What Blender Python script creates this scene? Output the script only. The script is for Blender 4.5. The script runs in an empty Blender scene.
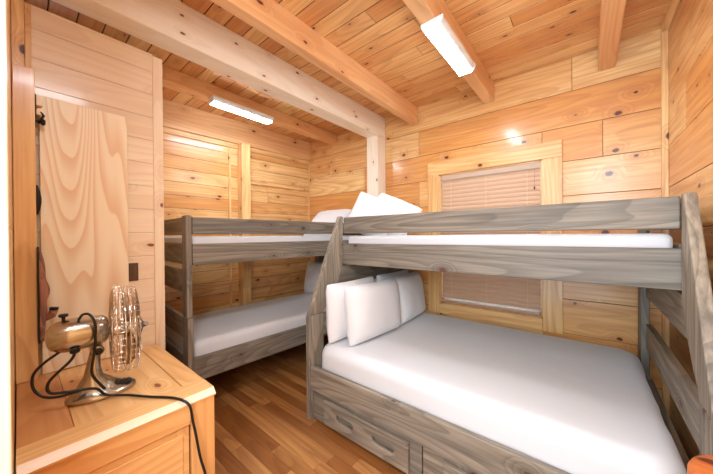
import bpy, bmesh, math, random
from mathutils import Vector, Matrix, noise
random.seed(7)
C = bpy.context.scene.collection
R = math.radians
# ------------------------------------------------------------ camera, world, big lights, exposure
EYE = (0.0, 0.0, 1.43)
cam_data = bpy.data.cameras.new('camera'); cam = bpy.data.objects.new('camera', cam_data); C.objects.link(cam)
cam_data.sensor_width = 36.0; cam_data.sensor_fit = 'HORIZONTAL'
cam_data.lens = 279.69 * 36.0 / 713.0; cam_data.clip_start = 0.02
YAW, PITCH, ROLL = R(-39.493), R(-0.2442), R(-0.4613)
f_ = Vector((math.sin(YAW)*math.cos(PITCH), math.cos(YAW)*math.cos(PITCH), math.sin(PITCH)))
r_ = Vector((math.cos(YAW), -math.sin(YAW), 0)); u_ = r_.cross(f_)
r2 = r_*math.cos(ROLL) + u_*math.sin(ROLL); u2 = -r_*math.sin(ROLL) + u_*math.cos(ROLL)
cam.matrix_world = Matrix(((r2.x, u2.x, -f_.x, EYE[0]), (r2.y, u2.y, -f_.y, EYE[1]), (r2.z, u2.z, -f_.z, EYE[2]), (0, 0, 0, 1)))
bpy.context.scene.camera = cam
W = bpy.data.worlds.new('world'); bpy.context.scene.world = W; W.use_nodes = True
bg = W.node_tree.nodes['Background']; bg.inputs[0].default_value = (.78, 0.91, 1.0, 1); bg.inputs[1].default_value = 3.7
def area(name, loc, target, sx, sy, power, col):
    d = bpy.data.lights.new(name, 'AREA'); d.shape = 'RECTANGLE'; d.size = sx; d.size_y = sy; d.energy = power; d.color = col
    o = bpy.data.objects.new(name, d); C.objects.link(o); o.location = loc
    o.rotation_euler = (Vector(target)-Vector(loc)).to_track_quat('-Z', 'Y').to_euler(); return o
area('added_fill_light', (.22, -0.75, 2.1), (-1.9, 0.7, 1.9), 0.9, 1.3, 50, (.76, .90, 1))  # fill lamp added behind the camera to brighten the room, no known fitting
vs = bpy.context.scene.view_settings
vs.view_transform = 'Standard'; vs.look = 'None'; vs.gamma = 1; vs.use_curve_mapping = False; vs.exposure = 0.3
LED = 72.0

# ------------------------------------------------------------ materials
def srgb(r, g, b):
    f = lambda c: (c/255/12.92) if c/255 <= .04045 else ((c/255+.055)/1.055)**2.4
    return (f(r), f(g), f(b), 1)
class NT:
    def __init__(s, name):
        s.m = bpy.data.materials.new(name); s.m.use_nodes = True; s.t = s.m.node_tree
        s.b = s.t.nodes['Principled BSDF']
    def n(s, typ, ins=None, **kw):
        o = s.t.nodes.new(typ)
        for k, v in kw.items(): setattr(o, k, v)
        for k, v in (ins or {}).items():
            if isinstance(v, bpy.types.NodeSocket): s.t.links.new(v, o.inputs[k])
            else: o.inputs[k].default_value = v
        return o
    def math(s, op, a, b=0.0, c=None, clamp=False):
        i = {0: a, 1: b}
        if c is not None: i[2] = c
        return s.n('ShaderNodeMath', i, operation=op, use_clamp=clamp).outputs[0]
    def mix(s, fac, a, b, mode='MIX'):
        o = s.n('ShaderNodeMix', None, data_type='RGBA', blend_type=mode)
        for k, v in ((0, fac), (6, a), (7, b)):
            if isinstance(v, bpy.types.NodeSocket): s.t.links.new(v, o.inputs[k])
            else: o.inputs[k].default_value = v
        return o.outputs[2]
    def rng(s, v, a, b, c=0., d=1.):
        return s.n('ShaderNodeMapRange', {0: v, 1: a, 2: b, 3: c, 4: d}, interpolation_type='SMOOTHSTEP').outputs[0]
    def set(s, k, v):
        if isinstance(v, bpy.types.NodeSocket): s.t.links.new(v, s.b.inputs[k])
        else: s.b.inputs[k].default_value = v
def wood(name, light, mid, dark, knot, rough=.3, ringf=26, ringamt=.5, streak=.5, tonevar=.6, knots=.55, knot_scale=1.0, coat=0., bump=.15, catham=3.0):
    w = NT(name)
    g = w.n('ShaderNodeAttribute', attribute_name='grain').outputs['Vector']
    tone = w.n('ShaderNodeAttribute', attribute_name='tone').outputs['Fac']
    sp = w.n('ShaderNodeSeparateXYZ', {0: g})
    u, v, d = sp.outputs[0], sp.outputs[1], sp.outputs[2]
    q = w.math('MULTIPLY_ADD', d, .7, v)
    # knots
    kv = w.n('ShaderNodeCombineXYZ', {0: w.math('MULTIPLY', u, 2.6*knot_scale), 1: w.math('MULTIPLY', q, 5.2*knot_scale)}).outputs[0]
    wob = w.n('ShaderNodeTexNoise', {'Vector': g, 'Scale': 40.0, 'Detail': 2.0})
    kv2 = w.n('ShaderNodeVectorMath', {0: kv, 1: w.n('ShaderNodeVectorMath', {0: wob.outputs['Color'], 3: .05}, operation='SCALE').outputs[0]}, operation='ADD').outputs[0]
    vo = w.n('ShaderNodeTexVoronoi', {'Vector': kv2, 'Scale': 1.0}, voronoi_dimensions='2D')
    kd = vo.outputs['Distance']; kr = w.n('ShaderNodeSeparateColor', {0: vo.outputs['Color']}).outputs[0]
    has = w.math('GREATER_THAN', kr, 1-knots)
    rad = w.math('MULTIPLY', has, w.math('MULTIPLY_ADD', w.n('ShaderNodeSeparateColor', {0: vo.outputs['Color']}).outputs[1], .055, .02))
    kmask = w.math('SUBTRACT', 1.0, w.rng(w.math('DIVIDE', kd, w.math('ADD', rad, .0005)), .65, 1.15))
    kmask = w.math('MULTIPLY', kmask, has)
    halo = w.math('MULTIPLY', has, w.math('SUBTRACT', 1.0, w.rng(kd, .02, .3)))
    # rings: contours of a slowly varying field
    lv = w.n('ShaderNodeCombineXYZ', {0: w.math('MULTIPLY', u, .32), 1: w.math('MULTIPLY', v, catham), 2: w.math('MULTIPLY', d, catham)}).outputs[0]
    ln = w.n('ShaderNodeTexNoise', {'Vector': lv, 'Scale': 1.0, 'Detail': 1.5, 'Roughness': .45}).outputs[0]
    ph = w.math('MULTIPLY_ADD', ln, float(ringf), w.math('MULTIPLY', halo, 2.5))
    fr = w.math('FRACT', ph)
    ring = w.rng(fr, .25, 1.0)
    ring = w.math('MULTIPLY', ring, w.math('SUBTRACT', 1.0, w.rng(fr, .93, 1.0)))
    sv = w.n('ShaderNodeCombineXYZ', {0: w.math('MULTIPLY', u, 1.6), 1: w.math('MULTIPLY', v, 38.0), 2: w.math('MULTIPLY', d, 38.0)}).outputs[0]
    sn = w.n('ShaderNodeTexNoise', {'Vector': sv, 'Scale': 1.0, 'Detail': 4.0, 'Roughness': .6}).outputs[0]
    st = w.rng(sn, .35, .7)
    big = w.rng(w.n('ShaderNodeTexNoise', {'Vector': w.n('ShaderNodeVectorMath', {0: g, 1: (.8, 4., 4.)}, operation='MULTIPLY').outputs[0], 'Scale': 1.0, 'Detail': 2.0}).outputs[0], .3, .7)
    c = w.mix(w.math('MULTIPLY_ADD', tone, tonevar, w.math('MULTIPLY_ADD', big, .4, -.15), clamp=True), light, mid)
    c = w.mix(w.math('MULTIPLY', ring, ringamt), c, dark)
    c = w.mix(w.math('MULTIPLY', st, streak*.5), c, dark)
    c = w.mix(w.math('MULTIPLY', halo, .35), c, dark)
    c = w.mix(kmask, c, knot)
    w.set('Base Color', c)
    w.set('Roughness', w.math('MULTIPLY_ADD', st, .1, rough))
    if coat: w.set('Coat Weight', coat); w.set('Coat Roughness', .13)
    bp = w.n('ShaderNodeBump', {'Strength': bump, 'Distance': .002, 'Height': w.math('ADD', sn, w.math('MULTIPLY', ring, .4))})
    w.set('Normal', bp.outputs[0])
    return w.m
M = {}
M['wall'] = wood('pine_wall', srgb(250, 214, 152), srgb(230, 166, 96), srgb(188, 110, 52), srgb(86, 38, 18), .3, 20, .32, .8, 1.0, .8, coat=.3)
M['ceil'] = wood('pine_ceiling', srgb(248, 206, 142), srgb(220, 154, 92), srgb(178, 106, 54), srgb(96, 44, 20), .34, 22, .3, .55, 1.2, .55, knot_scale=1.2)
M['beam'] = wood('pine_beam', srgb(244, 200, 148), srgb(228, 168, 112), srgb(198, 124, 72), srgb(95, 45, 25), .4, 18, .28, .35, .5, .4)
M['pale'] = wood('pale_beam_timber', srgb(253, 243, 226), srgb(248, 231, 206), srgb(222, 190, 156), srgb(112, 70, 48), .45, 14, .18, .25, .4, .55, knot_scale=1.4)
M['part'] = wood('partition_pine', srgb(248, 228, 200), srgb(236, 208, 176), srgb(212, 172, 134), srgb(140, 76, 46), .3, 18, .25, .35, .5, .45, coat=.3)
M['panel'] = wood('figured_pine_panel', srgb(252, 236, 206), srgb(248, 226, 188), srgb(226, 176, 120), srgb(180, 110, 62), .38, 34, .6, .2, .3, .06, catham=3.0)
M['dress'] = wood('honey_pine_furniture', srgb(248, 204, 140), srgb(228, 162, 96), srgb(200, 122, 62), srgb(140, 66, 28), .33, 18, .3, .35, .7, .45, coat=.3)
M['dressdark'] = wood('darker_pine_plank', srgb(222, 160, 100), srgb(206, 138, 80), srgb(176, 104, 54), srgb(120, 56, 26), .33, 18, .3, .35, .5, .5, coat=.3)
M['floor'] = wood('oak_floor', srgb(216, 156, 94), srgb(158, 100, 50), srgb(112, 64, 32), srgb(90, 45, 22), .28, 24, .35, .6, 1.2, .1, coat=.3)
M['grey'] = wood('grey_stained_wood', srgb(168, 154, 135), srgb(128, 124, 116), srgb(78, 70, 62), srgb(90, 56, 44), .5, 26, .45, 1.1, .7, .4, bump=.4)
M['stool'] = wood('orange_stained_wood', srgb(222, 130, 68), srgb(204, 104, 50), srgb(170, 80, 38), srgb(110, 50, 25), .4, 9, .4, .4, .5, .2)
M['bark'] = wood('reddish_bark', srgb(196, 134, 104), srgb(150, 90, 66), srgb(78, 42, 30), srgb(50, 28, 20), .7, 20, .6, .9, .5, .6, bump=1.0, knot_scale=4)
def plain(name, col, rough=.5, metal=0., bump=0., bscale=60, **kw):
    w = NT(name); w.set('Roughness', rough); w.set('Metallic', metal)
    tc = w.n('ShaderNodeTexCoord').outputs['Object']
    nz = w.n('ShaderNodeTexNoise', {'Vector': tc, 'Scale': float(bscale), 'Detail': 3.0}).outputs[0]
    w.set('Base Color', w.mix(w.math('MULTIPLY', nz, .12), col, (col[0]*.75, col[1]*.75, col[2]*.75, 1)))
    if bump: w.set('Normal', w.n('ShaderNodeBump', {'Strength': bump, 'Distance': .004, 'Height': nz}).outputs[0])
    for k, v in kw.items(): w.set(k.replace('_', ' '), v)
    return w.m
M['sheet'] = plain('white_cotton', srgb(220, 221, 225), .85, 0, .25, 9, Sheen_Weight=.2)
M['pillow'] = plain('pillow_cotton', srgb(228, 228, 231), .85, 0, .3, 14, Sheen_Weight=.2)
M['dark'] = plain('dark_gap', srgb(50, 34, 24), .8)
M['black'] = plain('black_rubber', srgb(20, 18, 18), .4)
M['nickel'] = plain('brushed_nickel', srgb(196, 190, 178), .24, 1.0, .05, 30)
M['chrome'] = plain('chrome_wire', srgb(232, 226, 216), .12, 1.0)
M['plastic'] = plain('white_plastic', srgb(235, 238, 240), .4)
M['brown'] = plain('brown_plastic', srgb(92, 62, 46), .4)
M['iron'] = plain('black_iron', srgb(40, 34, 32), .45, .6)
M['blind'] = plain('blind_slats', srgb(212, 174, 144), .5, 0, 0, 60, Transmission_Weight=0.0)
M['blindrail'] = plain('blind_headrail', srgb(196, 168, 146), .5)
M['cordw'] = plain('beige_cord', srgb(225, 205, 180), .7)
w = NT('window_glass'); w.set('Base Color', (1, 1, 1, 1)); w.set('Roughness', .02); w.set('Transmission Weight', 1.0); w.set('IOR', 1.45); M['glass'] = w.m
w = NT('led_diffuser'); w.set('Base Color', (1, 1, 1, 1)); w.set('Emission Color', (.80, .92, 1, 1)); w.set('Emission Strength', LED); M['led'] = w.m

# ------------------------------------------------------------ mesh helpers
WM = {}
AX = {'x': (0, 1, 2), 'y': (1, 2, 0), 'z': (2, 0, 1)}
class MB:
    def __init__(s, T=None): s.v = []; s.f = []; s.g = []; s.t = []; s.T = T or Matrix.Identity(4); s.smooth = False
    def poly(s, vs_, fs, axis='x', tone=None, smooth=False):
        o = len(s.v); a = AX[axis]; t = random.random() if tone is None else tone
        r = [random.uniform(0, 40) for _ in range(3)]
        for p in vs_:
            s.g.append((p[a[0]]+r[0], p[a[1]]+r[1], p[a[2]]+r[2])); s.t.append(t); s.v.append(s.T @ Vector(p))
        for f in fs: s.f.append((tuple(i+o for i in f), smooth))
    def box(s, x0, x1, y0, y1, z0, z1, axis='x', tone=None):
        s.poly([(x0,y0,z0),(x1,y0,z0),(x1,y1,z0),(x0,y1,z0),(x0,y0,z1),(x1,y0,z1),(x1,y1,z1),(x0,y1,z1)],
               [(0,3,2,1),(4,5,6,7),(0,1,5,4),(1,2,6,5),(2,3,7,6),(3,0,4,7)], axis, tone); return s
    def prism(s, pts, a0, a1, plane='yz', axis='z', tone=None):
        """polygon in a plane extruded along the third axis from a0 to a1"""
        def P(p, a): return {'yz': (a, p[0], p[1]), 'xz': (p[0], a, p[1]), 'xy': (p[0], p[1], a)}[plane]
        n = len(pts); vs_ = [P(p, a0) for p in pts] + [P(p, a1) for p in pts]
        s.poly(vs_, [tuple(range(n))[::-1], tuple(range(n, 2*n))] + [(i, (i+1) % n, n+(i+1) % n, n+i) for i in range(n)], axis, tone); return s
    def tube(s, pts, r, seg=10, closed=False, axis='x', sub=0):
        P = [Vector(p) for p in pts]
        if sub and len(P) > 2:
            Q = []; n = len(P); last = n if closed else n-1
            for i in range(last):
                p0 = P[(i-1) % n] if (closed or i > 0) else P[0]; p1 = P[i]; p2 = P[(i+1) % n]
                p3 = P[(i+2) % n] if (closed or i+2 < n) else P[-1]
                for k in range(sub):
                    t = k/sub
                    Q.append(.5*((2*p1)+(p2-p0)*t+(2*p0-5*p1+4*p2-p3)*t*t+(3*p1-p0-3*p2+p3)*t**3))
            if not closed: Q.append(P[-1])
            P = Q
        n = len(P); vs_ = []; up = None
        for i in range(n):
            a = P[(i-1) % n] if (closed or i) else P[0]; b = P[(i+1) % n] if (closed or i < n-1) else P[-1]
            t = (b-a).normalized()
            if up is None: up = t.orthogonal().normalized()
            up = (up - t*up.dot(t)).normalized(); side = t.cross(up)
            rr = r(i/(n-1)) if callable(r) else r
            for k in range(seg):
                an = 2*math.pi*k/seg; vs_.append(tuple(P[i]+(up*math.cos(an)+side*math.sin(an))*rr))
        fs = [(i*seg+k, i*seg+(k+1) % seg, ((i+1) % n)*seg+(k+1) % seg, ((i+1) % n)*seg+k) for i in range(n if closed else n-1) for k in range(seg)]
        if not closed: fs += [tuple(range(seg))[::-1], tuple(range((n-1)*seg, n*seg))]
        s.poly(vs_, fs, axis, None, True); return s
    def lathe(s, prof, origin, axis_dir, seg=40, sc=(1, 1)):
        """prof: (radius, along); revolved about axis_dir; sc scales the two radial directions"""
        a = Vector(axis_dir).normalized(); o = Vector(origin)
        e1 = Vector((0, 0, 1)) if abs(a.z) < .9 else Vector((1, 0, 0)); e1 = (e1-a*e1.dot(a)).normalized(); e2 = a.cross(e1)
        vs_ = []; m = len(prof)
        for r, h in prof:
            for k in range(seg):
                an = 2*math.pi*k/seg; vs_.append(tuple(o+a*h+e1*(r*math.cos(an)*sc[0])+e2*(r*math.sin(an)*sc[1])))
        fs = [(i*seg+k, i*seg+(k+1) % seg, (i+1)*seg+(k+1) % seg, (i+1)*seg+k) for i in range(m-1) for k in range(seg)]
        fs += [tuple(range(seg))[::-1], tuple(range((m-1)*seg, m*seg))]
        s.poly(vs_, fs, 'x', None, True); return s
    def build(s, name, mat, parent=None, bevel=0., seg=2, sub=0, auto=False):
        W_ = WM.get(parent.name, Matrix.Identity(4)) if parent else Matrix.Identity(4); Wi = W_.inverted()
        me = bpy.data.meshes.new(name); me.from_pydata([tuple(Wi @ p) for p in s.v], [], [f for f, _ in s.f])
        me.polygons.foreach_set('use_smooth', [sm or auto for _, sm in s.f])
        ga = me.attributes.new('grain', 'FLOAT_VECTOR', 'POINT'); ga.data.foreach_set('vector', [c for g in s.g for c in g])
        ta = me.attributes.new('tone', 'FLOAT', 'POINT'); ta.data.foreach_set('value', s.t)
        me.materials.append(M[mat] if isinstance(mat, str) else mat)
        bm = bmesh.new(); bm.from_mesh(me); bmesh.ops.recalc_face_normals(bm, faces=bm.faces); bm.to_mesh(me); bm.free()
        o = bpy.data.objects.new(name, me); C.objects.link(o); WM[o.name] = W_
        if parent: o.parent = parent
        if bevel:
            b = o.modifiers.new('bevel', 'BEVEL'); b.width = bevel; b.segments = seg; b.limit_method = 'ANGLE'; b.angle_limit = R(40); b.harden_normals = False
        if sub: q = o.modifiers.new('sub', 'SUBSURF'); q.levels = sub; q.render_levels = sub
        return o
def empty(name, loc, rz=0.):
    o = bpy.data.objects.new(name, None); C.objects.link(o); o.location = loc; o.rotation_euler = (0, 0, rz); o.empty_display_size = .1
    WM[o.name] = Matrix.Translation(Vector(loc)) @ Matrix.Rotation(rz, 4, 'Z'); return o
def tag(o, label=None, cat=None, group=None, kind=None):
    if label: o['label'] = label
    if cat: o['category'] = cat
    if group: o['group'] = group
    if kind: o['kind'] = kind
    return o
def struct(o, label=None): return tag(o, label, None, None, 'structure')

# ------------------------------------------------------------ the room
YW = 2.97; ZC = 2.91; CR = .2925; XR = .45
TH = R(3.15)
ALC = Matrix.Translation(Vector((-3.42, YW, 0))) @ Matrix.Rotation(-TH, 4, 'Z') @ Matrix.Translation(Vector((3.42, -YW, 0)))
# floor: strips along x
b = MB(); y = -1.6; bw = .083; g = .0008
while y < 3.0:
    x = -3.75 - random.random()
    while x < .6:
        L = random.uniform(.45, 1.1); x1 = min(x+L, .62)
        if x1 > -3.7: b.box(max(x, -3.7)+g, x1-g, y+g, min(y+bw, 3.05)-g, -.02, 0, 'x')
        x += L
    y += bw
b.box(-3.7, .62, -1.6, 3.05, -.06, -.02, 'x')
struct(b.build('floor', 'floor'), 'orange-brown strip hardwood floor between the beds')
# wall helper: boards with grooves; fn maps (s, z, depth) to world
def board_wall(name, mat, s0, s1, z0, z1, step, place, holes=(), joints=None, axis='x', T=None, label=None, off=0., th=.02, gap=.0018):
    b = MB(T); k = 0; z = z0 - ((z0-off) % step)
    while z < z1-.005:
        za, zb = max(z, z0), min(z+step, z1)
        js = sorted((joints or {}).get(round((z-off)/step), []))
        if joints is None or not js:
            js = []; q = s0+random.uniform(.8, 2.4)
            while q < s1-.3: js.append(q); q += random.uniform(1.2, 2.6)
        e = [s0]+[j for j in js if s0 < j < s1]+[s1]
        for a, c in zip(e[:-1], e[1:]):
            t = random.random()
            pieces = [(a, c, za, zb)]
            for hx0, hx1, hz0, hz1 in holes:
                nw = []
                for (p0, p1, q0, q1) in pieces:
                    if p1 <= hx0 or p0 >= hx1 or q1 <= hz0 or q0 >= hz1: nw.append((p0, p1, q0, q1)); continue
                    if p0 < hx0: nw.append((p0, hx0, q0, q1))
                    if p1 > hx1: nw.append((hx1, p1, q0, q1))
                    m0, m1 = max(p0, hx0), min(p1, hx1)
                    if q0 < hz0: nw.append((m0, m1, q0, hz0))
                    if q1 > hz1: nw.append((m0, m1, hz1, q1))
                pieces = nw
            for p0, p1, q0, q1 in pieces:
                place(b, p0+.0012, p1-.0012, q0+(gap if q0 == z else 0), q1-(gap if q1 == z+step else 0), t)
        z += step
    o = b.build(name, mat, None, .0022, 2)
    return struct(o, label)
WX0, WX1, WZ0, WZ1 = -1.255, -.305, .685, 2.092
board_wall('wall_back', 'wall', -3.62, XR+.02, 0, ZC, CR,
           lambda b, a, c, z0, z1, t: b.box(a, c, YW, YW+.03, z0, z1, 'x', t), holes=[(WX0, WX1, WZ0, WZ1)],
           joints={9: [-2.9, -.093], 8: [-2.95, -1.5], 7: [-2.3, .10], 6: [-1.5, -.2], 5: [-2.7], 4: [-1.9, -.5], 3: [-2.5, -.9], 2: [-1.2], 1: [-2.4, -.3], 0: [-1.3]},
           label='pine board wall around the window')
bk = MB()
for (x0, x1, z0, z1) in ((-3.7, WX0-.01, 0, ZC), (WX1+.01, XR+.1, 0, ZC), (WX0-.01, WX1+.01, 0, WZ0-.01), (WX0-.01, WX1+.01, WZ1+.01, ZC)):
    bk.box(x0, x1, YW+.004, YW+.14, z0, z1)
struct(bk.build('wall_back_core', 'dark'))
board_wall('wall_right', 'wall', -1.6, YW, 0, ZC, CR, lambda b, a, c, z0, z1, t: b.box(XR, XR+.04, a, c, z0, z1, 'y', t),
           joints={9: [2.2], 8: [1.9], 7: [2.5], 6: [1.6], 5: [2.3], 4: [2.0], 3: [2.55], 2: [1.7]}, label='pine board wall beside the foot of the near bunk bed')
board_wall('wall_left', 'wall', .3, YW, 0, ZC, CR/2, lambda b, a, c, z0, z1, t: b.box(-3.46, -3.42, a, c, z0, z1, 'y', t), T=ALC,
           joints={k: [1.0, 2.0+.3*math.sin(k*5)] for k in range(20)}, label='pine board wall of the bunk alcove')
board_wall('wall_closet_end', 'wall', -3.6, -2.22, 0, 2.585, CR/2, lambda b, a, c, z0, z1, t: b.box(a, c, .55, .60, z0, z1, 'x', t), joints={}, label='short pine wall closing the alcove behind the partition')
# partition with its corner batten
board_wall('wall_partition', 'part', -.1, .56, 0, 2.585, .1462, lambda b, a, c, z0, z1, t: b.box(-2.18, -2.14, a, c, z0, z1, 'y', t), joints={k: [9] for k in range(30)}, gap=.0006, label='pale pine board partition behind the dresser')
t_ = MB(); t_.box(-2.245, -2.132, .558, .612, 0, 2.588, 'z', .2)
struct(t_.build('trim_1', 'part', None, .003), 'pale vertical batten ending the partition')
t_ = MB(); t_.box(-2.2, -2.14, -.1, .56, 2.585, 2.6, 'y', .2); struct(t_.build('trim_2', 'part', None, .002), 'cap board on top of the partition')
board_wall('wall_near', 'wall', -2.3, -.93, 0, ZC, CR, lambda b, a, c, z0, z1, t: b.box(a, c, -.09, -.012, z0, z1, 'x', t), joints={}, label='pine wall at the left edge beside the doorway')
t_ = MB(); t_.box(-.93, -.88, -.13, -.010, 0, ZC, 'z', .1); struct(t_.build('trim_3', 'part', None, .004), 'pale vertical door jamb at the left edge')
board_wall('wall_front', 'wall', -3.7, -2.3, 0, ZC, CR, lambda b, a, c, z0, z1, t: b.box(a, c, -.09, -.012, z0, z1, 'x', t), joints={}, label='closet wall behind the partition')
for nm_, T_, bx_ in (('wall_right_core', None, (XR+.004, XR+.12, -1.6, YW+.1, 0, ZC)), ('wall_left_core', ALC, (-3.60, -3.424, .2, YW+.1, 0, ZC)),
                  ('wall_partition_core', None, (-2.176, -2.144, -.1, .557, 0, 2.583)), ('wall_near_core', None, (-2.3, -.935, -.086, -.016, 0, ZC)), ('wall_closet_core', None, (-3.6, -2.25, .554, .596, 0, 2.58))):
    q = MB(T_); q.box(*bx_); struct(q.build(nm_, 'dark'))
# corner post above / behind the plank
t_ = MB(); t_.box(-2.139, -2.09, -.011, .03, .75, 2.58, 'z', .2).box(-2.139, -2.10, .031, .052, .75, 2.58, 'z', .05)
struct(t_.build('trim_4', 'wall', None, .003), 'cracked vertical corner board behind the short plank')
# ceiling boards along x
b = MB(); y = .804-.1332*20; n = 0
while y < 3.05:
    x = -3.75; 
    while x < .6:
        L = random.uniform(1.2, 3.2); x1 = min(x+L, .62)
        b.box(max(x, -3.7)+.0015, x1-.0015, y+.0034, y+.1332-.0034, ZC, ZC+.025, 'x'); x += L
    y += .1332
struct(b.build('ceiling', 'ceil', None, .003), 'pine plank ceiling')
b = MB(); b.box(-3.8, .7, -2, 3.2, ZC+.004, ZC+.06); struct(b.build('ceiling_core', 'dark'))
# beams
def beam(n, x0, x1, z0, mat, label, y0=-1.6, y1=YW, T=None):
    q = MB(T); q.box(x0, x1, y0, y1, z0, ZC+.002, 'y'); return struct(q.build('trim_%d' % n, mat, None, .008, 3), label)
beam(5, -2.13, -1.961, 2.655, 'pale', 'pale main beam across the room over the bunk alcove')
q = MB(); q.box(-2.13, -1.961, 2.80, YW, 0, 2.655, 'z', .3); struct(q.build('trim_6', 'pale', None, .006, 3), 'pale post standing under the end of the main beam')
beam(7, -1.59, -1.505, 2.722, 'beam', 'ceiling beam nearest the main beam')
beam(8, -.785, -.69, 2.725, 'beam', 'ceiling beam that carries the near light')
beam(9, .072, .176, 2.725, 'beam', 'short ceiling beam nearest the right wall')
beam(10, -2.94, -2.80, 2.785, 'beam', 'alcove ceiling beam that carries the far light')
beam(11, -3.42, -3.375, 2.62, 'beam', 'header beam along the alcove wall', .3, YW, ALC)
q = MB(ALC); q.box(-3.42, -3.40, .3, YW, 2.56, 2.62, 'y', .1); struct(q.build('trim_12', 'wall', None, .006, 3), 'moulding under the alcove header beam')
q = MB(ALC); q.box(-3.42, -3.29, 1.815, 1.93, 0, 2.62, 'z', .1); struct(q.build('trim_13', 'wall', None, .006, 3), 'square pine post on the alcove wall')
q = MB(ALC); q.box(-3.42, -3.405, 1.70, 1.725, 0, 2.55, 'z', 0); struct(q.build('trim_14', 'wall', None, .003), 'thin vertical batten left of the alcove post')
q = MB(ALC); q.box(-3.42, -3.395, 1.94, 2.955, 2.135, 2.165, 'y', 0); struct(q.build('trim_15', 'wall', None, .006, 3), 'ledge board right of the alcove post')
q = MB(); q.box(-3.418, -3.40, YW-.02, YW, 0, 2.6, 'z', 0); struct(q.build('trim_16', 'wall', None, .003), 'thin corner batten of the alcove')
q = MB(); q.box(XR-.035, XR, YW-.03, YW, 0, ZC, 'z', .15); struct(q.build('trim_17', 'wall', None, .004), 'corner batten between window wall and right wall')
q = MB(); q.box(XR-.035, XR, -1.6, YW-.03, ZC-.045, ZC, 'y', .15); struct(q.build('trim_18', 'wall', None, .004), 'crown strip along the top of the right wall')

# window: frame boards, sill, glass
win = empty('window_1', ((WX0+WX1)/2, YW, WZ0)); struct(win, 'window with wide pine casing in the back wall')
for (x0, x1, z0, z1, ax) in ((-1.385, WX0, .575, 2.092, 'z'), (WX1, -.160, .575, 2.092, 'z'), (-1.385, -.160, 2.092, 2.235, 'x'), (WX0, WX1, .575, WZ0, 'x')):
    q = MB(); q.box(x0+.0008, x1-.0008, YW-.022, YW, z0+.0008, z1-.0008, ax, .32); q.build('window_casing', 'wall', win, .003)
q = MB(); q.box(WX0, WX0+.012, YW, YW+.12, WZ0, WZ1, 'z').box(WX1-.012, WX1, YW, YW+.12, WZ0, WZ1, 'z').box(WX0, WX1, YW, YW+.12, WZ1-.012, WZ1).box(WX0, WX1, YW, YW+.12, WZ0, WZ0+.012)
q.build('window_reveal', 'wall', win)
q = MB(); q.box(WX0+.012, WX0+.05, YW+.08, YW+.11, WZ0+.012, WZ1-.012, 'z').box(WX1-.05, WX1-.012, YW+.08, YW+.11, WZ0+.012, WZ1-.012, 'z').box(WX0+.05, WX1-.05, YW+.08, YW+.11, WZ0+.012, WZ0+.05).box(WX0+.05, WX1-.05, YW+.08, YW+.11, WZ1-.05, WZ1-.012).box(WX0+.05, WX1-.05, YW+.08, YW+.11, 1.37, 1.41)
q.build('window_sash', 'plastic', win)
q = MB(); q.box(WX0+.05, WX1-.05, YW+.092, YW+.097, WZ0+.05, WZ1-.05); q.build('window_pane', 'glass', win)
# venetian blind
bl = empty('venetian_blind', ((WX0+WX1)/2, YW+.035, WZ0+.03)); tag(bl, 'closed beige venetian blind hanging in the window behind the near bunk bed', 'window blind')
q = MB(); q.box(WX0+.016, WX1-.016, YW+.004, YW+.012, 2.025, WZ1-.014, 'x'); q.build('valance', 'blindrail', bl, .002)
q = MB(); q.box(WX0+.02, WX1-.03, YW+.02, YW+.055, 2.035, WZ1-.016, 'x'); q.build('headrail', 'plastic', bl, .002)
q = MB(); z = 2.014
while z > WZ0+.04:
    dz, dy = .0245, -.006; prof = []
    for k in range(7):
        t = -1+2*k/6; prof.append((YW+.032+t*dy-.009*(1-t*t), z+t*dz))
    V = [(x, p[0]+o_, p[1]) for x in (WX0+.018, WX1-.02) for o_ in (0, .003) for p in prof]
    F = [(k, k+1, k+15, k+14) for k in range(6)]+[(k+7, k+21, k+22, k+8) for k in range(6)]+[(0, 14, 21, 7), (6, 13, 27, 20)]
    q.poly(V, F, 'x', None, False); z -= .043
q.build('slats', 'blind', bl)
q = MB(); q.box(WX0+.018, WX1-.02, YW+.018, YW+.048, WZ0+.0125, WZ0+.04); q.build('bottom_rail', 'blindrail', bl, .002)
for x in (WX0+.12, (WX0+WX1)/2, WX1-.12):
    q = MB(); q.tube([(x, YW+.021, 2.03), (x, YW+.021, WZ0+.04)], .0013, 6); q.build('ladder_cord', 'cordw', bl)
q = MB(); q.tube([(WX1-.06, YW+.008, 2.03), (WX1-.06, YW+.006, 1.86)], .001, 6).lathe([(.001, 0), (.006, .004), (.007, .02), (.003, .028)], (WX1-.06, YW+.006, 1.835), (0, 0, 1), 12)
q.build('pull_cord', 'brown', bl)

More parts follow.
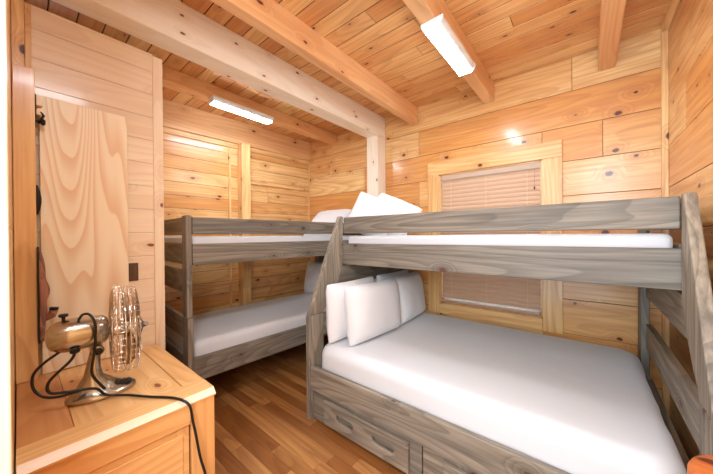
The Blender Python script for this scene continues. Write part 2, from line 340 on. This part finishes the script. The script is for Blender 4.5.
# ------------------------------------------------------------ ceiling lights
def light(cx, y0, y1, ztop, w, label, h=.055):
    t = empty('ceiling_light', (cx, (y0+y1)/2, ztop)); tag(t, label, 'ceiling light', 'LED strip lights on the beams')
    p = [(cx-w/2, ztop), (cx-w/2, ztop-.02), (cx-w*.36, ztop-h+.006), (cx+w*.36, ztop-h+.006), (cx+w/2, ztop-.02), (cx+w/2, ztop)]
    q = MB(); q.prism(p, y0, y1, 'xz', 'y'); q.build('light_housing', 'plastic', t, .003)
    for ya, yb in ((y0-.012, y0), (y1, y1+.012)):
        q = MB(); q.prism([(cx-w*.53, ztop), (cx-w*.53, ztop-.022), (cx-w*.38, ztop-h-.004), (cx+w*.38, ztop-h-.004), (cx+w*.53, ztop-.022), (cx+w*.53, ztop)], ya, yb, 'xz', 'y'); q.build('end_cap', 'plastic', t, .004)
    q = MB(); q.prism([(cx-w*.37, ztop-h+.005), (cx-w*.32, ztop-h-.004), (cx+w*.32, ztop-h-.004), (cx+w*.37, ztop-h+.005)], y0+.003, y1-.003, 'xz', 'y')
    q.build('diffuser', 'led', t)
light(-.715, 1.60, 2.20, 2.724, .135, 'bright white LED strip light on the near ceiling beam')
light(-.735, -.25, .40, 2.724, .135, 'added LED fill light on the near ceiling beam, out of view above the camera')  # extra unseen fixture, added to brighten the left side of the room
light(-2.80, 1.21, 1.85, 2.784, .125, 'bright white LED strip light on the alcove beam, above the far bunk bed')

# ------------------------------------------------------------ soft things
def rounded_slab(name, parent, x0, x1, y0, y1, z0, z1, r=.06, T=None, sag=.0, seed=0, amp=.003, mat='sheet', nx=44, ny=44):
    """mattress: superellipse-edged box"""
    b = MB(T); cx, cy = (x0+x1)/2, (y0+y1)/2; hx, hy, h = (x1-x0)/2, (y1-y0)/2, (z1-z0)
    verts = []; faces = []
    def ring(k, prm):
        inset, z = prm; pts = []
        n = 80
        rc = r*1.3
        per = []
        ax, ay = hx-inset, hy-inset
        rr = max(rc-inset*.6, .012)
        for qd, (sx, sy) in enumerate(((1, 1), (-1, 1), (-1, -1), (1, -1))):
            ccx, ccy = sx*(ax-rr), sy*(ay-rr)
            for i in range(7):
                an = math.pi/2*(qd+i/6); per.append((ccx+rr*math.cos(an), ccy+rr*math.sin(an)))
            # subdivide side to next corner
            nx_, ny_ = ((-1, 1), (-1, -1), (1, -1), (1, 1))[qd]
            e = (nx_*(ax-rr)+rr*math.cos(math.pi/2*(qd+1)), ny_*(ay-rr)+rr*math.sin(math.pi/2*(qd+1))); s_ = per[-1]
            for i in range(1, 16): per.append((s_[0]+(e[0]-s_[0])*i/16, s_[1]+(e[1]-s_[1])*i/16))
        for (px, py) in per:
            nz = noise.noise(Vector((px*2.2+seed, py*2.2, z*4)))*amp*2 + noise.noise(Vector((px*9+seed, py*9, z*9)))*amp*.7
            d = math.hypot(px, py) or 1
            pts.append((cx+px+px/d*nz, cy+py+py/d*nz, z+nz*.6))
        return pts
    rings = [(r*.8, z0), (r*.25, z0+r*.3), (0, z0+r), (0, z0+h*.5)]
    for i in range(0, 7):
        a = math.pi/2*i/6; rings.append((r*(1-math.cos(a)), z1-r+r*math.sin(a)))
    m = min(hx, hy)
    for k in range(1, 9): rings.append((r+(m-r-.02)*k/8, z1+.0))
    L = [ring(i, p) for i, p in enumerate(rings)]; n = len(L[0])
    for pts in L: verts += pts
    for i in range(len(L)-1):
        for k in range(n): faces.append((i*n+k, i*n+(k+1) % n, (i+1)*n+(k+1) % n, (i+1)*n+k))
    faces.append(tuple(range(n))[::-1]); faces.append(tuple(range((len(L)-1)*n, len(L)*n)))
    b.poly(verts, faces, 'x', .5, True)
    return b.build(name, mat, parent)
def pillow_mesh(name, w_, h_, t, seed):
    """pillow lying in its own xy plane, centre at origin, thickness along z"""
    b = MB(); n = 26; V = []; F = []
    def P(i, j, sgn):
        u, v = -1+2*i/n, -1+2*j/n
        ex = 1-.035*(1-v*v)*abs(u)**3-.035*abs(u*v)**6; ey = 1-.045*(1-u*u)*abs(v)**3-.035*abs(u*v)**6
        x, y_ = u*w_/2*ex, v*h_/2*ey
        th = t/2*max(0, (1-abs(u)**3.2))**.48*max(0, (1-abs(v)**3.2))**.48
        wr = noise.noise(Vector((x*7+seed, y_*7, sgn)))*.016*min(1, th/(t*.2))+noise.noise(Vector((x*20+seed, y_*20, sgn*3)))*.004*min(1, th/(t*.2))
        edge = max(abs(u), abs(v))
        wr += math.sin((u*9 if abs(v) > abs(u) else v*9)*2+seed)*.004*max(0, edge-.55)*(1-edge)*8
        return (x, y_, sgn*(th+wr*(.6 if th > 0 else 0)+.003))
    for sgn in (1, -1):
        o = len(V)
        for i in range(n+1):
            for j in range(n+1): V.append(P(i, j, sgn))
        for i in range(n):
            for j in range(n):
                a = o+i*(n+1)+j; f = (a, a+n+1, a+n+2, a+1); F.append(f if sgn > 0 else f[::-1])
    o2 = (n+1)*(n+1)
    bd = [i*(n+1) for i in range(n+1)] + [n*(n+1)+j for j in range(1, n+1)] + [i*(n+1)+n for i in range(n-1, -1, -1)] + [j for j in range(n-1, 0, -1)]
    for a, c in zip(bd, bd[1:]+bd[:1]): F.append((a, c, c+o2, a+o2))
    b.poly(V, F, 'x', .5, True); return b
def pillow(label, loc, rot, w_=.68, h_=.45, t=.17, seed=0, group='bed pillows'):
    o = pillow_mesh('pillow', w_, h_, t, seed).build('pillow', 'pillow'); o.location = loc; o.rotation_euler = tuple(R(a) for a in rot)
    return tag(o, label, 'pillow', group)

# ------------------------------------------------------------ far bunk bed (twin over twin), local frame
B1 = Matrix.Translation(Vector((-2.35, .82, 0))) @ Matrix.Rotation(-TH, 4, 'Z')
bed = empty('bunk_bed', (-2.35, .82, 0), -TH); tag(bed, 'grey-stained twin-over-twin wooden bunk bed in the alcove by the partition', 'bunk bed')
DW, DL = -1.0, 2.08
def gbox(x0, x1, y0, y1, z0, z1, ax, name, T=B1, par=None, bev=.005, mat='grey', tone=None):
    q = MB(T); q.box(x0, x1, y0, y1, z0, z1, ax, tone); return q.build(name, mat, par or bed, bev, 2)
for yy in (0, DL-.04):
    for x0, x1 in ((-.12, 0), (DW, DW+.12)):
        gbox(x0, x1, yy, yy+.04, 0, .805, 'z', 'lower_post')
        q = MB(B1); xa, xb = (x0, x1-.012) if x0 > -.5 else (x0+.012, x1)
        q.box(xa, xb, yy, yy+.04, .807, 1.60, 'z'); q.build('upper_post', 'grey', bed, .006)
    for z0, z1, nm in ((1.45, 1.588, 'guard_rail'), (1.215, 1.385, 'end_rail'), (.99, 1.165, 'end_rail'), (.63, .80, 'headboard_rail'), (.31, .49, 'end_rail')):
        gbox(DW+.121, -.121, yy+.004, yy+.036, z0, z1, 'x', nm)
for x0, x1 in ((-.036, -.0), (DW, DW+.036)):
    gbox(x0, x1, .041, DL-.041, 1.21, 1.378, 'y', 'side_rail'); gbox(x0, x1, .041, DL-.041, .305, .487, 'y', 'side_rail')
gbox(-.036, -.0, .041, DL-.041, 1.455, 1.586, 'y', 'guard_rail')
gbox(DW+.037, -.037, .06, DL-.06, 1.215, 1.235, 'y', 'mattress_platform'); gbox(DW+.037, -.037, .06, DL-.06, .33, .36, 'y', 'mattress_platform')
m = empty('mattress', tuple(B1 @ Vector((-.5, 1.0, .361))), -TH); 
tag(m, 'white-sheeted mattress on the lower berth of the far bunk bed', 'mattress', 'white mattresses')
rounded_slab('fitted_sheet', m, DW+.04, -.04, .05, DL-.05, .361, .60, .055, B1, seed=3, amp=.004)
m = empty('mattress', tuple(B1 @ Vector((-.5, 1.0, 1.236))), -TH); tag(m, 'white-sheeted mattress on the top berth of the far bunk bed', 'mattress', 'white mattresses')
rounded_slab('fitted_sheet', m, DW+.04, -.038, .042, DL-.045, 1.236, 1.436, .025, B1, seed=5, amp=.002)

# ------------------------------------------------------------ near bunk bed (twin over full with slanted legs and drawers)
nb = empty('bunk_bed', (-.68, 2.2, 0)); tag(nb, 'grey-stained twin-over-full wooden bunk bed with slanted legs and drawers, in front of the window', 'bunk bed')
I4 = Matrix.Identity(4)
BL, BR = -1.70, .355; TK = .04
YF, YB = 1.43, 2.93
def nbox(x0, x1, y0, y1, z0, z1, ax, name, bev=.005, mat='grey', par=None): return gbox(x0, x1, y0, y1, z0, z1, ax, name, I4, par or nb, bev, mat)
for side, (xa, xb) in (('l', (BL, BL+TK)), ('r', (BR-TK, BR))):
    nbox(xa, xb, YF, YF+.155, 0, .808, 'z', 'lower_post')
    leg = [(1.432, .810), (1.50, .95), (1.535, 1.03), (1.59, 1.15), (1.66, 1.30), (1.79, 1.592), (1.80, 1.602), (1.826, 1.602), (1.832, 1.59),
           (1.828, 1.18), (1.80, 1.09), (1.735, .985), (1.665, .90), (1.61, .855), (1.588, .810)]
    if side == 'l': leg = [(1.432, .810), (1.79, 1.592), (1.80, 1.602), (1.826, 1.602), (1.832, 1.59), (1.82, 1.18), (1.735, .985), (1.60, .83), (1.583, .810)]
    q = MB(); q.prism(leg, xa, xb, 'yz', 'z'); q.build('slanted_leg', 'grey', nb, .006)
    fx0, fx1 = (xa, xb) if side == 'l' else (xa-.025, xb-.02)
    nbox(fx0, fx1, YB-.14, YB, 0, 1.60, 'z', 'back_post')
    ex0, ex1 = xa+.004, xb-.004
    if side == 'r': ex0, ex1 = xa+.001, xb-.006
    for z0, z1, ys, nm in ((1.45, 1.588, 1.875, 'guard_rail'), (1.22, 1.38, 1.875, 'end_rail'), (.99, 1.165, 1.765, 'end_rail'), (.63, .80, YF+.157, 'headboard_rail'), (.25, .42, YF+.157, 'end_rail')):
        nbox(ex0, ex1, ys, YB-.142, z0, z1, 'y', nm)
for z0, z1, xa, xb, nm in ((1.45, 1.592, BL+TK, BR-TK-.001, 'guard_rail'), (1.18, 1.364, BL, BR-TK+.01, 'side_rail')):
    nbox(xa, xb, 1.834, 1.872, z0, z1, 'x', nm)
nbox(BL+TK, BR-TK, YF+.01, YF+.048, .242, .421, 'x', 'side_rail')
nbox(BL+TK, BR-TK-.03, YB-.04, YB-.003, .242, .421, 'x', 'side_rail'); nbox(BL+TK, BR-TK-.03, YB-.04, YB-.003, 1.18, 1.364, 'x', 'side_rail')
nbox(BL+TK+.01, BR-TK-.03, 1.875, YB-.045, 1.185, 1.205, 'x', 'mattress_platform', .002)
nbox(BL+TK+.01, BR-TK-.03, YF+.05, YB-.045, .30, .325, 'x', 'mattress_platform', .002)
# drawers
def rrect(x0, x1, z0, z1, r, n=6):
    out = []
    for cx, cz, a0 in ((x1-r, z1-r, 0), (x0+r, z1-r, 90), (x0+r, z0+r, 180), (x1-r, z0+r, 270)):
        for i in range(n+1): a = R(a0+90*i/n); out.append((cx+r*math.cos(a), cz+r*math.sin(a)))
    return out
def plate_with_slots(x0, x1, z0, z1, slots, ya, yb, name, parent, mat, bev):
    """board in xz with rounded slot holes cut through"""
    cu = bpy.data.curves.new('c', 'CURVE'); cu.dimensions = '2D'; cu.fill_mode = 'BOTH'; cu.extrude = (yb-ya)/2-bev; cu.bevel_depth = bev; cu.bevel_resolution = 2; cu.offset = -bev
    for pts in [[(x0, z0), (x1, z0), (x1, z1), (x0, z1)]] + [rrect(*s_) for s_ in slots]:
        sp = cu.splines.new('POLY'); sp.points.add(len(pts)-1); sp.use_cyclic_u = True
        for i, p in enumerate(pts): sp.points[i].co = (p[0], p[1], 0, 1)
    o = bpy.data.objects.new('c', cu); C.objects.link(o)
    me = bpy.data.meshes.new_from_object(o.evaluated_get(bpy.context.evaluated_depsgraph_get())); bpy.data.objects.remove(o)
    b = MB(); b.poly([(v.co.x, (ya+yb)/2-v.co.z, v.co.y) for v in me.vertices], [tuple(p.vertices) for p in me.polygons], 'x', .35)
    return b.build(name, mat, parent)
for k, (dx0, dx1) in enumerate(((-1.655, -.735), (-.728, .31))):
    px0, px1 = ((-1.51, -.81), (-.60, .12))[k]
    dr = nbox(dx0, dx1, YF+.034, YF+.05, .012, .236, 'x', 'drawer', .003)
    pl = plate_with_slots(px0, px1, .035, .212, [(px0+.12, px0+.28, .105, .148, .021), (px1-.26, px1-.10, .105, .148, .021)], YF+.004, YF+.034, 'drawer_panel', dr, 'grey', .008)
    WM[dr.name] = WM[nb.name]
    q = MB(); q.box(dx0+.03, dx1-.03, YF+.051, 2.0, .03, .22, 'x'); q.build('drawer_box', 'grey', dr)
m = empty('mattress', (-.68, 2.2, .326)); tag(m, 'wide white-sheeted full mattress on the lower berth of the near bunk bed', 'mattress', 'white mattresses')
rounded_slab('fitted_sheet', m, BL+TK+.02, .29, YF+.052, YB-.045, .326, .585, .075, seed=11, amp=.006)
m = empty('mattress', (-.68, 2.4, 1.206)); tag(m, 'white-sheeted mattress on the top berth of the near bunk bed, by the window', 'mattress', 'white mattresses')
rounded_slab('fitted_sheet', m, BL+TK+.003, .305, 1.876, YB-.045, 1.206, 1.43, .03, seed=13, amp=.003)

# pillows: (pillow local x = long side, y = height)
def stand(label, cx, cy, zb, yaw, lean, w_=.62, h_=.46, t=.16, seed=0, tilt=0, group='bed pillows'):
    """pillow standing on its long edge; yaw: direction its face points; lean back in degrees"""
    o = pillow_mesh('pillow', w_, h_, t, seed).build('pillow', 'pillow')
    m_ = Matrix.Translation(Vector((cx, cy, zb))) @ Matrix.Rotation(R(yaw), 4, 'Z') @ Matrix.Rotation(R(-lean), 4, 'Y') @ Matrix.Rotation(R(tilt), 4, 'X') @ Matrix.Translation(Vector((0, 0, h_/2))) \
        @ Matrix(((0, 0, 1, 0), (1, 0, 0, 0), (0, 1, 0, 0), (0, 0, 0, 1)))
    o.matrix_world = m_; o.location, o.rotation_euler = m_.to_translation(), m_.to_euler()
    return tag(o, label, 'pillow', group)
stand('front left white pillow on the lower berth of the near bunk bed', -1.36, 1.91, .585, -4, 6, w_=.66, h_=.46, t=.19, seed=1)
stand('front right white pillow on the lower berth, nearest the window', -1.37, 2.555, .585, 5, 10, w_=.62, h_=.46, t=.18, seed=2)
stand('white pillow behind the front left one on the lower berth of the near bunk bed', -1.545, 1.83, .585, 0, 2, w_=.62, h_=.47, t=.16, seed=3)
stand('white pillow behind the front right one on the lower berth by the window', -1.545, 2.50, .585, 0, 2, w_=.62, h_=.47, t=.15, seed=4)
stand('white pillow slumped toward the right on the top berth of the near bunk bed', -1.45, 2.07, 1.445, -60, 32, w_=.46, h_=.43, t=.16, seed=5, tilt=-29)
stand('white pillow with upright corner at the head of the near top berth', -1.56, 1.985, 1.43, -60, 15, w_=.42, h_=.39, t=.12, seed=6, tilt=-24)
stand('low rounded white pillow on the top berth of the far bunk bed', -2.66, 2.46, 1.43, -93, 42, w_=.66, h_=.46, seed=7)
stand('white pillow on the lower berth of the far bunk bed, half behind the slanted leg', -2.92, 2.68, .59, -93, 12, w_=.66, h_=.48, seed=8)

# ------------------------------------------------------------ dresser
ds = empty('dresser', (-1.72, .28, 0)); tag(ds, 'honey pine dresser with a framed top, in front of the partition, under the fan', 'dresser')
DX0, DX1, DY0, DY1, DZ = -2.13, -1.295, -.008, .565, .748
def dbox(x0, x1, y0, y1, z0, z1, ax, name, bev=.003, tone=None, par=None, mat='dress'):
    q = MB(); q.box(x0, x1, y0, y1, z0, z1, ax, tone); return q.build(name, mat, par or ds, bev, 2)
TZ = DZ-.028
dbox(DX0, -1.432, .477, DY1, TZ, DZ, 'x', 'top_rail', tone=.3); dbox(DX0, -1.432, DY0, .125, TZ, DZ, 'x', 'top_board', tone=.6, mat='dressdark')
dbox(DX0, -1.432, .127, .475, TZ, DZ-.004, 'x', 'top_panel', .002, tone=.1)
q = MB(); q.prism([(-1.430, TZ), (DX1, TZ), (DX1, DZ-.022), (DX1-.024, DZ), (-1.430, DZ)], DY0, DY1, 'xz', 'y', .25); q.build('top_edge', 'dress', ds)
q = MB(); q.prism([(DX1+.0005, DZ-.0215), (DX1-.0235, DZ+.0005), (DX1-.026, DZ-.002), (DX1-.002, DZ-.024)], DY0+.001, DY1-.001, 'xz', 'y', 0); q.build('edge_highlight', 'part', ds)  # highlight along the chamfer, put into the colour as a pale strip
xf = DX1-.006
dbox(xf-.022, xf, .465, DY1-.004, .0, TZ-.001, 'z', 'front_stile', tone=.6); dbox(xf-.022, xf, DY0+.002, .463, .635, TZ-.001, 'y', 'front_rail', tone=.5)
dbox(xf-.022, xf, DY0+.002, .463, 0.0, .07, 'y', 'front_rail'); dbox(DX0, xf-.024, DY1-.026, DY1-.004, 0, TZ-.001, 'z', 'side_panel'); dbox(DX0, xf-.024, DY0+.002, DY0+.02, 0, TZ-.001, 'z', 'side_panel')
for i, (z0, z1) in enumerate(((.362, .628), (.078, .352))):
    q = MB(); q.box(xf-.02, xf-.012, DY0+.006, .460, z0, z1, 'y', .3); d_ = q.build('drawer', 'dress', ds, .002)
    q = MB(); q.box(xf-.0119, xf-.005, .04, .435, z0+.025, z1-.025, 'y', .2); q.build('drawer_panel', 'dress', d_, .005, 3)
# plank standing on the dresser in the corner and the tall figured panel
q = MB(); q.box(-2.089, -2.052, -.010, .060, DZ+.001, 2.245, 'z', .3); tag(q.build('plank', 'wall', None, .003), 'upright short pine plank standing on the dresser in the left corner', 'plank')
q = MB(); q.box(-2.125, -2.101, .075, .420, DZ+.001, 2.142, 'z', .1); tag(q.build('pine_panel', 'panel', None, .002), 'tall pale figured pine panel standing behind the fan', 'wood panel')
# things fixed to the plank
def bark_slab():
    t = empty('bark_plaque', (-2.07, .064, .95)); tag(t, 'reddish-brown rough bark plaque with black backing, on the plank beside the fan motor', 'wall plaque')
    q = MB(); q.box(-2.10, -2.02, .061, .066, .925, 1.39, 'z'); q.build('backing', 'black', t, .002)
    b = MB(); V = []; F = []; n, k_ = 26, 14
    for i in range(n):
        s_ = i/(n-1); z = .93+s_*.435; rad = .028*math.sin(math.pi*min(.97, max(.06, s_*.9+.08)))**.55
        for k in range(k_):
            a = 2*math.pi*k/k_; rr = 1+.35*noise.noise(Vector((math.cos(a)*1.5, math.sin(a)*1.5, z*16)))
            V.append((-2.055+.04*math.cos(a)*rr*(rad/.028), .0665+max(0, rad*math.sin(a)*rr)+.0, z))
    for i in range(n-1):
        for k in range(k_): F.append((i*k_+k, i*k_+(k+1) % k_, (i+1)*k_+(k+1) % k_, (i+1)*k_+k))
    F += [tuple(range(k_))[::-1], tuple(range((n-1)*k_, n*k_))]
    b.poly(V, F, 'z', .5, True); b.build('bark', 'bark', t)
    q = MB(); q.tube([(-2.05, .085, 1.04), (-2.04, .105, 1.05), (-2.035, .112, 1.075)], .016, 10); q.build('branch_stub', 'bark', t)
    q = MB(); q.lathe([(.0165, 0), (.0165, .012)], (-2.035, .112, 1.077), (0, .2, 1), 14); q.build('stub_cap', 'iron', t)
bark_slab()
hk = empty('door_latch', (-2.06, .061, 2.05)); tag(hk, 'small dark iron latch with pale wooden block, high on the plank', 'latch')
q = MB(); q.box(-2.08, -2.055, .061, .064, 1.97, 2.13, 'z'); q.build('plate', 'iron', hk, .001)
q = MB(); q.box(-2.075, -2.05, .064, .085, 2.075, 2.125, 'z', .2).box(-2.075, -2.052, .064, .085, 2.03, 2.062, 'z', .1); q.build('block', 'panel', hk, .003)
q = MB(); q.lathe([(.006, 0), (.006, .012), (.014, .016), (.017, .022), (.011, .030)], (-2.06, .064, 2.0), (0, 1, 0), 18).tube([(-2.06, .07, 2.06), (-2.052, .088, 2.03), (-2.06, .07, 1.99)], .005, 8); q.build('hook', 'iron', hk)
q = MB(); q.lathe([(.075, 0), (.07, .006), (.045, .013), (.01, .017)], (-2.068, .061, 1.617), (0, 1, 0), 32, (1, .2)); tag(q.build('door_knob', 'iron'), 'dark domed iron door knob on the plank between latch and bark plaque', 'door knob')  # door knob, built as a flattened iron dome
# outlet
sw = empty('light_switch', (-2.138, .452, 1.22)); tag(sw, 'small brown switch plate on the pale partition beside the panel', 'light switch')
q = MB(); q.box(-2.14, -2.134, .425, .474, 1.165, 1.275, 'z'); q.build('plate', 'brown', sw, .002)
q = MB(); q.box(-2.134, -2.129, .440, .459, 1.19, 1.25, 'z'); q.build('rocker', 'brown', sw, .002)

# ------------------------------------------------------------ fan
fx, fy = -1.655, .235
fan = empty('table_fan', (fx, fy, DZ)); tag(fan, 'vintage brushed metal table fan with wire cage on the dresser', 'fan')
b = MB()
# base: elongated dome, longer toward +y
V = []; F = []; seg = 48
for (sc, z, sh) in ((1.0, 0, 0), (1.0, .008, 0), (.96, .014, 0), (.86, .022, -.004), (.68, .036, -.012), (.48, .058, -.022), (.34, .085, -.03), (.27, .12, -.03), (.22, .16, -.026), (.20, .20, -.02)):
    for k in range(seg):
        a = 2*math.pi*k/seg; V.append((fx+.078*sc*math.cos(a), fy+sh+.118*sc*math.sin(a)*(1 if sc > .4 else .8), DZ+z-.004*0))
for i in range(9):
    for k in range(seg): F.append((i*seg+k, i*seg+(k+1) % seg, (i+1)*seg+(k+1) % seg, (i+1)*seg+k))
F += [tuple(range(seg))[::-1], tuple(range(9*seg, 10*seg))]
b.poly(V, F, 'x', .5, True); b.build('base', 'nickel', fan)
q = MB(); q.lathe([(.018, -.034), (.022, -.03), (.022, .03), (.018, .034)], (fx, fy-.018, DZ+.197), (1, 0, 0), 20).box(fx-.012, fx+.012, fy-.035, fy, DZ+.19, DZ+.235); q.build('tilt_joint', 'nickel', fan)
for s_ in (-1, 1):
    q = MB(); q.lathe([(.012, 0), (.014, .004), (.014, .014), (.008, .018)], (fx+s_*.034, fy-.018, DZ+.197), (s_, 0, 0), 16); q.build('pivot_knob', 'black', fan)
q = MB()
for i in range(3): q.lathe([(.014, 0), (.014, .014), (.010, .018)], (fx+.03, fy+.045+.018*i, DZ+.028-.003*i), (.35, .25, .9), 14)
q.build('speed_switch', 'black', fan)
cz = 1.028; ax = Vector((.0, 1, .0)); my = .066
mo = MB(); mo.lathe([(.004, 0), (.03, .004), (.05, .014), (.063, .034), (.069, .06), (.07, .09), (.068, .14), (.062, .174), (.05, .186), (.03, .189)], (fx, my, cz), ax, 44, (.96, 1.0))
mot = mo.build('motor_housing', 'nickel', fan)
q = MB(); q.lathe([(.0695, .135), (.0705, .137), (.0705, .143), (.0695, .145)], (fx, my, cz), ax, 44, (.96, 1.0)); q.build('trim_band', 'chrome', fan)
q = MB(); q.tube([(fx, .118, cz+.06), (fx, .118, cz+.082)], .006, 12).lathe([(.013, 0), (.015, .003), (.015, .008), (.012, .011)], (fx, .118, cz+.08), (0, 0, 1), 20); q.build('oscillation_knob', 'iron', fan)
q = MB(); q.lathe([(.012, 0), (.016, .002), (.016, .01), (.01, .013)], (fx+.05, .145, cz-.05), (.8, 0, -.6), 18); q.build('cord_grommet', 'black', fan)
# cage
HEAD = Matrix.Translation(Vector((fx, fy, 0))) @ Matrix.Rotation(R(-6), 4, 'Z') @ Matrix.Translation(Vector((-fx, -fy, 0)))
CY0, CY1, CRAD = .262, .362, .190
q = MB(HEAD)
def ringpts(r, y, n=48): return [(fx+r*math.cos(2*math.pi*i/n), y, cz-.012+r*math.sin(2*math.pi*i/n)) for i in range(n)]
for r, y in ((CRAD, CY0+.055), (CRAD-.002, CY0+.04), (CRAD*.97, CY0+.012), (CRAD*.97, CY1-.028), (.05, CY0+.002), (.045, CY1), (CRAD*.6, CY1-.006), (CRAD*.6, CY0+.002)): q.tube(ringpts(r, y), .0024, 6, closed=True)
q.build('cage_rings', 'chrome', fan)
fr_ = MB(HEAD); rr_ = MB(HEAD); n = 44
for i in range(n):
    a = 2*math.pi*i/n; c_, s_ = math.cos(a), math.sin(a)
    P = lambda r, y: (fx+r*c_, y, cz-.012+r*s_)
    fr_.tube([P(.044, CY1), P(CRAD*.6, CY1-.006), P(CRAD*.94, CY1-.011), P(CRAD*.995, CY1-.026), P(CRAD, CY0+.055)], .0017, 5, sub=3)
    rr_.tube([P(.05, CY0+.002), P(CRAD*.6, CY0+.002), P(CRAD*.93, CY0+.008), P(CRAD*.99, CY0+.022), P(CRAD, CY0+.04)], .0017, 5, sub=3)
tag(fr_.build('front_grille', 'chrome', fan)); rr_.build('rear_grille', 'chrome', fan)
q = MB(HEAD); q.lathe([(.045, 0), (.047, .004), (.04, .012), (.015, .02), (.008, .038), (.004, .042)], (fx, CY1-.002, cz-.012), (0, 1, 0), 32); q.build('badge', 'chrome', fan)
q = MB(HEAD); q.lathe([(.02, 0), (.03, .01), (.03, .05), (.018, .062)], (fx, CY0-.006, cz-.012), (0, 1, 0), 24); q.build('blade_hub', 'chrome', fan)
for k in range(4):
    b = MB(HEAD); V = []; F = []; a0 = 2*math.pi*k/4+.5; nr, na = 10, 8
    for sgn in (0, .0012):
        for i in range(nr+1):
            for j in range(na+1):
                t_r = i/nr; r = .025+.14*t_r; spread = .25+.42*math.sin(math.pi*(.15+.62*t_r)); aa = a0+(j/na-.5)*2*spread
                y_ = CY0+.06+.022*(j/na-.5)*2*(.6+.4*t_r)
                V.append((fx+r*math.cos(aa), y_+sgn, cz-.012+r*math.sin(aa)))
    m0 = (nr+1)*(na+1)
    for i in range(nr):
        for j in range(na):
            a = i*(na+1)+j; F.append((a, a+1, a+na+2, a+na+1)); F.append((m0+a, m0+a+na+1, m0+a+na+2, m0+a+1))
    bd = [i*(na+1) for i in range(nr+1)]+[nr*(na+1)+j for j in range(1, na+1)]+[i*(na+1)+na for i in range(nr-1, -1, -1)]+[j for j in range(na-1, 0, -1)]
    for a, c in zip(bd, bd[1:]+bd[:1]): F.append((a, c, c+m0, a+m0))
    b.poly(V, F, 'x', .5, True); b.build('blade', 'nickel', fan)
# cord
q = MB()
q.tube([(fx+.056, .145, cz-.06), (fx+.06, .13, cz-.09), (fx+.05, .075, cz-.15), (fx+.05, .075, DZ+.085), (fx+.07, .12, DZ+.075), (fx+.085, .2, DZ+.06), (fx+.09, .235, DZ+.02), (-1.52, .30, DZ+.006), (-1.44, .35, DZ+.0055),
        (-1.36, .405, DZ+.0055), (-1.30, .43, DZ+.005), (-1.274, .45, DZ-.02), (-1.270, .46, .66), (-1.268, .47, .6), (-1.266, .485, .5), (-1.262, .51, .38), (-1.262, .53, .2), (-1.25, .56, .03), (-1.2, .60, .007), (-1.1, .62, .007)], .0052, 8, sub=8)
q.build('power_cord', 'black', fan)
q = MB()
q.tube([(fx+.035, .158, cz+.062), (fx+.045, .17, cz+.085), (fx+.06, .19, cz+.082), (fx+.08, .203, cz+.04), (fx+.085, .2, cz-.06), (fx+.085, .19, cz-.14), (fx+.085, .2, DZ+.1), (fx+.085, .23, DZ+.045)], .005, 8, sub=8)
q.tube([(fx+.02, .105, cz-.055), (fx+.01, .06, cz-.09), (fx-.005, .035, DZ+.15), (fx+.0, .035, DZ+.10), (fx+.02, .06, DZ+.065), (fx+.04, .10, DZ+.055), (fx+.06, .16, DZ+.06)], .005, 8, sub=8)
q.build('looped_cord', 'black', fan)

# ------------------------------------------------------------ stool at lower right
st = empty('wooden_stool', (.30, 1.05, 0)); tag(st, 'orange-stained rounded wooden stool top at the lower right corner, before the bed', 'stool')
q = MB(); q.lathe([(.10, 0), (.118, .006), (.123, .02), (.123, .05), (.118, .062), (.10, .067)], (.335, 1.165, .728), (0, 0, 1), 48); q.build('seat', 'stool', st)
for k in range(4):
    a = math.pi/4+k*math.pi/2; q = MB(); q.tube([(.335+.07*math.cos(a), 1.165+.07*math.sin(a), .727), (.335+.10*math.cos(a), 1.165+.10*math.sin(a), 0)], .017, 12); q.build('leg', 'stool', st)
q = MB(); q.tube([(.335+.088*math.cos(math.pi/4+k*math.pi/2), 1.165+.088*math.sin(math.pi/4+k*math.pi/2), .3) for k in range(4)], .009, 8, closed=True); q.build('stretcher', 'stool', st)
